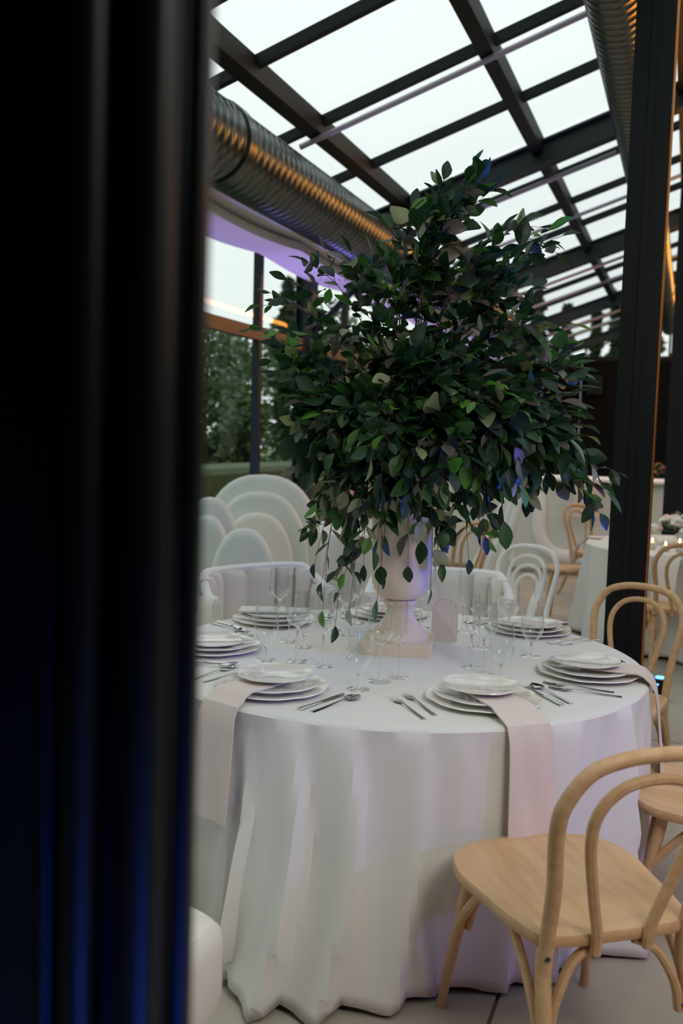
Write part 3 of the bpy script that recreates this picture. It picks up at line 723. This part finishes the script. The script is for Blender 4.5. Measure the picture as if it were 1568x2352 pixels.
# channel-back armchair
def channel_chair():
    r0=empty('channel_armchair')
    n=13; R0=.30; a0,a1=math.radians(198),math.radians(342)
    def spine(t):    # t 0..1 around the back, U-shaped plan
        a=math.radians(180)+math.radians(180)*t; x=.345*math.copysign(abs(math.cos(a))**.7,math.cos(a)); y=-.02-.27*abs(math.sin(a))**.7
        return Vector((x,y,0)),Vector((math.cos(a),math.sin(a),0))
    N=8
    for k in range(N):
        t0,t1=k/N,(k+1)/N; rings=[]
        tm=(t0+t1)/2; top=.865-.12*max(0,abs(tm-.5)-.30)/.2*1.0
        for z,ins in((.40,.0),(.45,.008),(top-.06,.008),(top-.02,.0),(top,-.012)):
            ring=[]
            for i in range(7):
                t=t0+(t1-t0)*i/6; p,nn=spine(t); bul=.042*math.sin(PI*i/6)**.5
                q=p-nn*(bul+ins); ring.append((q.x,q.y,z))
            for i in range(6,-1,-1):
                t=t0+(t1-t0)*i/6; p,nn=spine(t); q=p+nn*(.045 if z<top-.001 else .03); ring.append((q.x,q.y,z))
            rings.append(ring)
        MB().loft(rings,True,True,True).build('channel',M['leather'],r0)
    pts=[]
    for i in range(45):
        t=i/44; p,nn=spine(t); top=.865-.12*max(0,abs(t-.5)-.30)/.2
        q=p+nn*.015; pts.append((q.x,q.y,top+.004))
    MB().tube(pts,.024,8).build('top_roll',M['seam'],r0)
    sp_=[]
    rr=[]
    outl=catmull([(-.27,-.2,0),(-.30,.05,0),(-.28,.26,0),(-.2,.305,0),(0,.31,0),(.2,.305,0),(.28,.26,0),(.30,.05,0),(.27,-.2,0),(0,-.27,0)],4,True)
    for sc,z in((.90,.26),(.98,.275),(1,.30),(1.0,.42),(.985,.45),(.93,.47),(.6,.482),(.02,.485)): rr.append([(p.x*sc,p.y*sc,z) for p in outl])
    MB().loft(rr,True,True,True).build('seat_cushion',M['leather'],r0)
    for sx in(-1,1):
        for sy in(-1,1):
            MB().tube([(sx*.235,.01+sy*.215,0),(sx*.21,.01+sy*.20,.27)],[.010,.016],10).build('leg',M['gold'],r0)
    return r0
ch=channel_chair(); KIDS[ch.name]=kids(ch)
def place(o,loc,ang,label,s=1.0): o.location=loc; o.rotation_euler=(0,0,ang); o.scale=(s,s,s*1.0); return tag(o,label,'armchair','white channel-back armchairs')
def face_table(x,y): return math.atan2(TY-y,TX-x)-PI/2
place(ch,(-1.86,4.20,0),face_table(-1.86,4.20)+.30,'white channel-back armchair behind the far left plates')
place(copy_tree(ch),(-1.13,4.50,0),face_table(-1.13,4.50)+.12,'white channel-back armchair behind the urn')
place(copy_tree(ch),(-1.25,1.60,0),math.radians(-12),'white upholstered armchair with gold legs half hidden by the door frame')

# ============================================================ LOUNGE SHELLS (rounded white seats by the window)
def arch_slab(w_,h,th,y,lean,round_=.04,n=20,z0=0):
    # thick arch outline (flat bottom), rounded edges
    def outl(ins):
        ww=w_/2-ins; hh=h-ins; pts=[(-ww,z0)]
        for k in range(n+1):
            a=PI-PI*k/n; pts.append((ww*math.copysign(abs(math.cos(a))**.8,math.cos(a)),z0+(hh-z0)*.42+(hh-z0)*.58*math.sin(a)**.9))
        pts.append((ww,z0)); return pts
    rg=[]
    for yy,ins in((-th/2,round_),(-th/2+round_*.4,round_*.25),(-th/2+round_,0),(th/2-round_,0),(th/2-round_*.4,round_*.25),(th/2,round_)):
        rg.append([(x,y+yy-lean*z,z) for x,z in outl(ins)])
    return MB().loft(rg,True,True,True)
def shell_chair(loc,rz,w_,h,label,inner=True,layers=2,seat=True):
    r0=empty('shell_lounge_chair',loc,rz); tag(r0,label,'lounge chair','white rounded lounge chairs')
    arch_slab(w_,h,.12,-.20,.12).build('outer_shell',M['shell'],r0)
    if layers>1: arch_slab(w_*.80,h*.90,.16,-.09,.10).build('middle_shell',M['shell'],r0)
    if inner: arch_slab(w_*.60,h*.78,.12,.02,.08).build('backrest',M['leather'],r0)
    MB().rbox((0,.28 if seat else .05,.20),(w_*.8,.56 if seat else .34,.38),.12,n=5).build('seat_cushion',M['leather'],r0)
    return r0
shell_chair((-3.0,6.30,0),math.radians(-162),.98,1.25,'largest white arched lounge chair with nested shells by the window',True,2)
shell_chair((-2.90,5.30,0),math.radians(-158),.46,1.13,'narrow white arched lounge chair beside the dark door frame',False,2,seat=False)
shell_chair((-2.40,4.80,0),math.radians(-160),.44,.99,'low rounded white lounge chair just behind the channel-back armchair',False,1,seat=False)
# white curved bar counter
bc=empty('bar_counter',(-1.55,11.2,0),math.radians(4)); tag(bc,'long white moulded bar counter with a raised curving band at the back of the hall','counter')
MB().rbox((0,.30,.56),(3.1,.60,1.12),.10,n=6).build('body',M['shell'],bc)
MB().rbox((0,.28,1.135),(3.2,.70,.045),.02,n=4).build('counter_top',M['seam'],bc)
MB().tube(catmull([(-.10,-.01,.95),(-.07,-.02,.8),(-.06,-.02,.5),(.05,-.02,.30),(.25,-.02,.22),(1.0,-.02,.20)],6),.08,10,flat=.5).build('raised_band',M['seam'],bc)
MB().tube(catmull([(-.42,-.01,.95),(-.40,-.015,.5),(-.37,-.015,.12)],6),.04,8,flat=.5).build('raised_band',M['seam'],bc)
# gathered white drape
dr=empty('gathered_drape',(-1.72,8.9,0),math.radians(20)); tag(dr,'white drape gathered into curved vertical folds left of the bar counter','drape')
for k in range(6):
    o_=k*.045
    MB().tube(catmull([(.30-o_*.2,.02*k,1.26),(.27-o_*.6,.02*k,1.05),(.10+.0*o_-o_*.7+.1,.02*k,.75),(.12-o_*1.2,.015*k,.35),(.06-o_*1.4,.015*k,.01)],6),.034,8).build('fold',M['seam'] if k%2 else M['shell'],dr)

# ============================================================ FAR TABLES
rf=random.Random(9)
ff=[(k/12*2*PI+rf.uniform(-.1,.1),.15,rf.uniform(.7,1.2)) for k in range(12)]
def fold2(th):
    v=0
    for a,wd,am in ff:
        d=(th-a+PI)%(2*PI)-PI; v+=am*math.exp(-(d/wd)**2)
    return v-.8
cloth(BT[0],BT[1],.90,.76,.76,160,fold2,M['cloth2'],'tablecloth','long white cloth on the candlelit table behind the black posts','white tablecloths')
cloth(-2.72,7.75,.62,.76,.76,140,fold2,M['cloth2'],'tablecloth','white cloth on the small table with pink flowers behind the foliage','white tablecloths')
for (x,y,R_,lb) in((BT[0],BT[1],.86,'round table under the candlelit cloth'),(-2.72,7.75,.58,'small round table under the cloth with pink flowers')):
    t_=empty('banquet_table',(x,y,0)); tag(t_,lb,'table'); MB().lathe([(0,.73),(R_,.73),(R_,.752),(0,.752)],32).build('table_top',M['wood2'],t_)
    for k in range(4): a=PI/4+k*PI/2; MB().tube([(R_*.6*math.cos(a),R_*.6*math.sin(a),0),(R_*.6*math.cos(a),R_*.6*math.sin(a),.73)],.016,6).build('leg',M['screw'],t_)
def drape_napkin(x,y,ang,wd,drop,label,R_=.9,cx=0,cy=0):
    # lies on table then falls over the edge in direction ang
    pth=[(R_-.10,.772),(R_+.005,.772),(R_+.03,.745)]+[(R_+.075+.02*k,.745-drop*k/4) for k in range(1,5)]
    rg=[]
    for i,(rr,zz) in enumerate(pth):
        ring=[(-wd/2+wd*k/4,rr+(.006 if i>1 else 0),zz+(.006 if i<=1 else 0)) for k in range(5)]+[(wd/2-wd*k/4,rr,zz) for k in range(5)]
        rg.append(ring)
    b_=MB().loft(rg,True,True,True); b_.v=[(v[0],v[1]-R_,v[2]) for v in b_.v]
    o=b_.build('napkin',M['napkin']); a=math.radians(ang); o.location=(cx+R_*math.cos(a),cy+R_*math.sin(a),0); o.rotation_euler=(0,0,a-PI/2)
    tag(o,label,'napkin','napkins on the far table'); return o
drape_napkin(0,0,-105,.17,.40,'blush napkin hanging behind the honey bentwood chair',cx=BT[0],cy=BT[1])
drape_napkin(0,0,172,.14,.22,'blush napkin at the left rim of the candlelit table',cx=BT[0],cy=BT[1])
o=MB().rbox((0,0,0),(.30,.012,.44),.005).build('napkin',M['napkin']); o.location=(-1.07,11.08,.92); o.rotation_euler=(0,0,math.radians(4)); tag(o,'cream cloth hanging over the front of the white bar counter','napkin')
def petals(parent,c,r,m,n=9,rg=random):
    b_=MB()
    for k in range(n):
        th=rg.uniform(0,2*PI); ph_=rg.uniform(.1,1.3); d=Vector((math.cos(th)*math.sin(ph_),math.sin(th)*math.sin(ph_),math.cos(ph_)))
        q=d.to_track_quat('Z','Y').to_matrix().to_4x4(); mt=Matrix.Translation(Vector(c)+d*r*.55)@q
        b_.lathe([(0,.0),(r*.55,.15*r),(r*.5,.3*r),(0,.12*r)],7,mtx=mt)
    return b_.build('bloom',m,parent)
def flowers(loc,n,spread,mats,label,vase=None,h=.16):
    r0=empty('flower_arrangement',loc); tag(r0,label,'flowers'); rg=random.Random(int(loc[0]*100)+7)
    MB().lathe([(.0,0),(.07,0),(.09,.03),(.085,.08),(.06,.10),(.05,.10),(.05,.05),(0,.05)],20).build('vase',vase or M['seam'],r0)
    fo=MB()
    for k in range(n):
        a=rg.uniform(0,2*PI); rr=spread*math.sqrt(rg.random()); z=.10+h*(1-(rr/spread)**2)*rg.uniform(.7,1.1); c=(rr*math.cos(a),rr*math.sin(a),z)
        fo.tube([(0,0,.06),(c[0]*.5,c[1]*.5,z*.7+.03),c],.003,4); petals(r0,c,rg.uniform(.035,.055),rg.choice(mats),8,rg)
    for k in range(70):
        a=rg.uniform(0,2*PI); rr=spread*rg.uniform(.2,1.15); s_=rg.uniform(.05,.08); d=Vector((math.cos(a),math.sin(a),rg.uniform(-.2,1))).normalized()
        v_,f_=LS[k%4]; z=Vector((0,0,1)); x=d.cross(z).normalized(); zz=x.cross(d); m_=Matrix((x*s_,d*s_,zz*s_)).transposed().to_4x4(); m_.translation=(rr*math.cos(a)*.7,rr*math.sin(a)*.7,.10+h*rg.uniform(0,.9)); fo.add(v_,f_,m_)
    fo.build('greens',LEAF[1],r0)['kind']='stuff'; return r0
flowers((.02,8.05,.762),26,.26,[M['whitepetal'],M['blush'],M['whitepetal']],'low white and blush flowers on the candlelit table',h=.14)
flowers((-2.60,7.62,.762),14,.17,[M['pinkpetal'],M['blush'],M['whitepetal']],'pink and orange flowers on the small table behind the foliage',h=.30)
flowers((-.36,12.9,1.0),8,.14,[M['terracotta'],M['pinkpetal']],'terracotta coloured flowers in a pale blue vase between the black posts',M['vaseblue'],h=.22)
pd=empty('plinth_table',(-.36,12.9,0)); tag(pd,'slim white plinth carrying the pale blue vase between the posts','plinth'); MB().rbox((0,0,.5),(.34,.34,1.0),.02).build('block',M['cloth2'],pd)
for k,(x,y,h) in enumerate([(-.22,7.55,.10),(-.12,7.45,.08),(-.02,7.50,.12),(.12,7.42,.09),(-.32,7.75,.09)]):
    c_=empty('candle_holder',(x,y,.762)); tag(c_,'glass candle holder with a lit candle on the far table, number %s from the post'%['one','two','three','four','five'][k] if False else ['tealight holder nearest the black post on the candlelit table','tealight holder second from the black post on the candlelit table','tallest lit candle holder before the blush flowers','rightmost lit candle holder before the blush flowers','lit candle holder set behind the others near the table rim'][k],'candle','lit candles on the far table')
    MB().lathe([(0,0),(.032,0),(.034,h),(.032,h),(.030,.004),(0,.004)],16).build('glass_cup',M['glass'],c_)
    MB().lathe([(0,.005),(.027,.005),(.027,h*.55),(0,h*.55)],12).build('candle',M['wax'],c_)
    MB().lathe([(0,h*.57),(.008,h*.57+.010),(.005,h*.57+.024),(0,h*.57+.034)],8).build('flame',M['flame'],c_)
for k,(x,y,kd) in enumerate([(-.40,7.55,'wine'),(-.47,7.75,'short'),(.05,7.28,'wine'),(.2,7.30,'short')]):
    use(PG[kd],(x,y,.7635),0,['clear wine glass at the left of the candlelit table','clear water glass at the left of the candlelit table','clear wine glass at the front of the candlelit table','clear water glass at the front of the candlelit table'][k],'glass','glasses on the far table')
# leafy plant far right and speaker
def potted(loc,h,label):
    r0=empty('potted_plant',loc); tag(r0,label,'plant'); rg=random.Random(4)
    MB().lathe([(0,0),(.17,0),(.21,.38),(.19,.38),(.18,.33),(0,.33)],20).build('pot',M['cloth2'],r0)
    MB().tube([(0,0,.3),(.02,0,h*.6),(0,.02,h)],.02,6).build('stem',M['bark2'],r0)
    b_=MB()
    for k in range(420):
        d=Vector((rg.gauss(0,1),rg.gauss(0,1),rg.gauss(0,1))).normalized(); p=Vector((0,0,h*.78))+Vector((d.x*.34,d.y*.34,d.z*.45))*rg.uniform(.4,1); s_=rg.uniform(.09,.15)
        z=Vector((rg.gauss(0,1),rg.gauss(0,1),2)); z=(z-d*z.dot(d)).normalized(); x=d.cross(z); m_=Matrix((x*s_,d*s_,z*s_)).transposed().to_4x4(); m_.translation=p; v_,f_=LS[k%4]; b_.add(v_,f_,m_)
    b_.build('foliage',LEAF[1],r0)['kind']='stuff'
potted((.32,12.6,0),1.75,'tall leafy potted plant at the far right beside the back post')
sk=empty('wall_speaker',(-2.05,21.78,2.85)); tag(sk,'small black speaker box mounted on the dark end wall','speaker')
MB().rbox((0,0,0),(.34,.24,.42),.02).build('cabinet',M['black'],sk); MB().box((0,-.125,0),(.28,.012,.36)).build('grille',M['purlin'],sk,smooth=False)
# floor uplight
ul=empty('floor_uplight',(-.085,5.98,0)); tag(ul,'small black floor uplight with a blue LED behind the right table rim','light')
MB().rbox((0,0,.075),(.075,.10,.13),.012).build('housing',M['black'],ul); MB().box((0,0,.008),(.11,.12,.012)).build('bracket',M['black'],ul,smooth=False); MB().lathe([(0,0),(.028,0),(.028,.006),(0,.006)],16,(0,0,.14)).build('lens',M['led'],ul)
MB().lathe([(0,0),(.005,0),(.005,.004),(0,.004)],8,mtx=Matrix.Translation((-.01,-.05,.11))@Matrix.Rotation(PI/2,4,'X')).build('indicator',M['led'],ul)

# ============================================================ GARDEN
ln=MB().box((-10,35,-.35),(120,120,.4)).build('lawn',M['lawn'],smooth=False); tag(ln,'green garden lawn outside the glazed wall','lawn',kind='structure')
def tree(loc,h,rad,kind,label,n=2600,trunk=True,base=.25,group='garden trees outside',gap=0):
    r0=empty({'conifer':'conifer_tree','broad':'broadleaf_tree','bush':'garden_bush'}[kind],loc); tag(r0,label,'tree' if kind!='bush' else 'bush',group)
    rg=random.Random(int(loc[0]*31+loc[1]*17)); v=[];f=[]
    MB().tube([(0,0,0),(.03,0,h*.5),(0,0,h*.92)],[rad*.07+.03,rad*.05+.02,.015],6).build('trunk',M['bark2'],r0)
    cl=[(Vector((rg.gauss(0,.5),rg.gauss(0,.5),rg.uniform(-1,1))),rg.uniform(.25,.5)) for _ in range(16)]
    for k in range(n):
        if kind=='conifer':
            t=rg.random()**.8; z=h*(base*.5+(1-base*.5)*t); rr=rad*(1-t)**.85*(.55+.45*math.sin(t*42))*rg.uniform(.3,1)+.05; a=rg.uniform(0,2*PI); p=(rr*math.cos(a),rr*math.sin(a),z-rr*.25)
        else:
            c,cr_=rg.choice(cl); q=Vector((rg.gauss(0,1),rg.gauss(0,1),rg.gauss(0,1))).normalized()*cr_*rg.uniform(.6,1)+c*.7
            p=(q.x*rad,q.y*rad,h*(base+(1-base)*.5)+q.z*h*(1-base)*.52)
        s_=rg.uniform(.04,.085)*(1+.022*loc[1])*(1.0 if kind!='conifer' else 1.5); i=len(v)
        d=Vector((rg.gauss(0,1),rg.gauss(0,1),rg.gauss(0,.6))).normalized(); e=d.cross(Vector((rg.gauss(0,1),rg.gauss(0,1),rg.gauss(0,1)))).normalized(); P=Vector(p)
        v+=[tuple(P-d*s_),tuple(P+e*s_*.5),tuple(P+d*s_),tuple(P-e*s_*.5)]; f.append((i,i+1,i+2,i+3))
    b_=MB(); b_.add(v,f); b_.build('crown',TREE[0 if kind=='conifer' else 1],r0,smooth=False)['kind']='stuff'
tree((-7.75,13.8,-.15),3.5,.95,'broad','slender broadleaf tree with thin crown at the left window edge',1300,base=.45)
tree((-6.6,12.9,-.15),2.35,.85,'bush','dark bush low in the left window',3200,base=.0)
tree((-9.1,17.5,-.15),4.0,1.3,'broad','bushy tree behind the middle window mullion',3400,base=.2)
tree((-10.6,24,-.15),6.0,1.3,'conifer','pointed dark conifer seen above the bronze transom',2600)
tree((-6.6,17.3,-.15),3.9,1.0,'broad','dense dark tree in the second window bay',3600,base=.1)
tree((-8.0,21.2,-.15),5.0,1.2,'broad','garden tree behind the side wall beyond the steel post',2600,base=.2)
tree((-5.2,23.8,-.15),4.6,1.2,'broad','garden tree beyond the far end of the window wall',2200,base=.2)
tree((-13.5,30,-.15),5.5,2.2,'broad','distant garden tree far to the left of the lawn',1800,base=.2)
nmz=['tallest conifer behind the end wall, seen through the roof glass','narrow conifer right of the tallest behind the end wall','low conifer at the middle of the roof view','conifer group member left of the black post','conifer beyond the end wall nearest the black post','short conifer filling the gable glass','wide conifer filling the gable glass near the duct']
for k,(tx_,ty_,hh,rr) in enumerate([(-5.02,32.2,7.75,.62),(-3.97,31.6,6.2,.60),(-3.2,33.6,6.4,.60),(-2.43,32.0,6.6,.62),(-1.3,33.2,7.4,.8),(-4.5,34.4,5.7,.7),(-6.6,33.4,6.6,.8)]):
    tree((tx_,ty_,-.15),hh,rr,'conifer',nmz[k],2200)
hd=empty('clipped_hedge',(-5.2,11.6,-.15),math.radians(0)); tag(hd,'low clipped green hedge outside the window behind the lounge chairs','hedge')
MB().rbox((0,0,.66),(.9,7.5,1.32),.1).build('hedge_body',M['hedge'],hd)
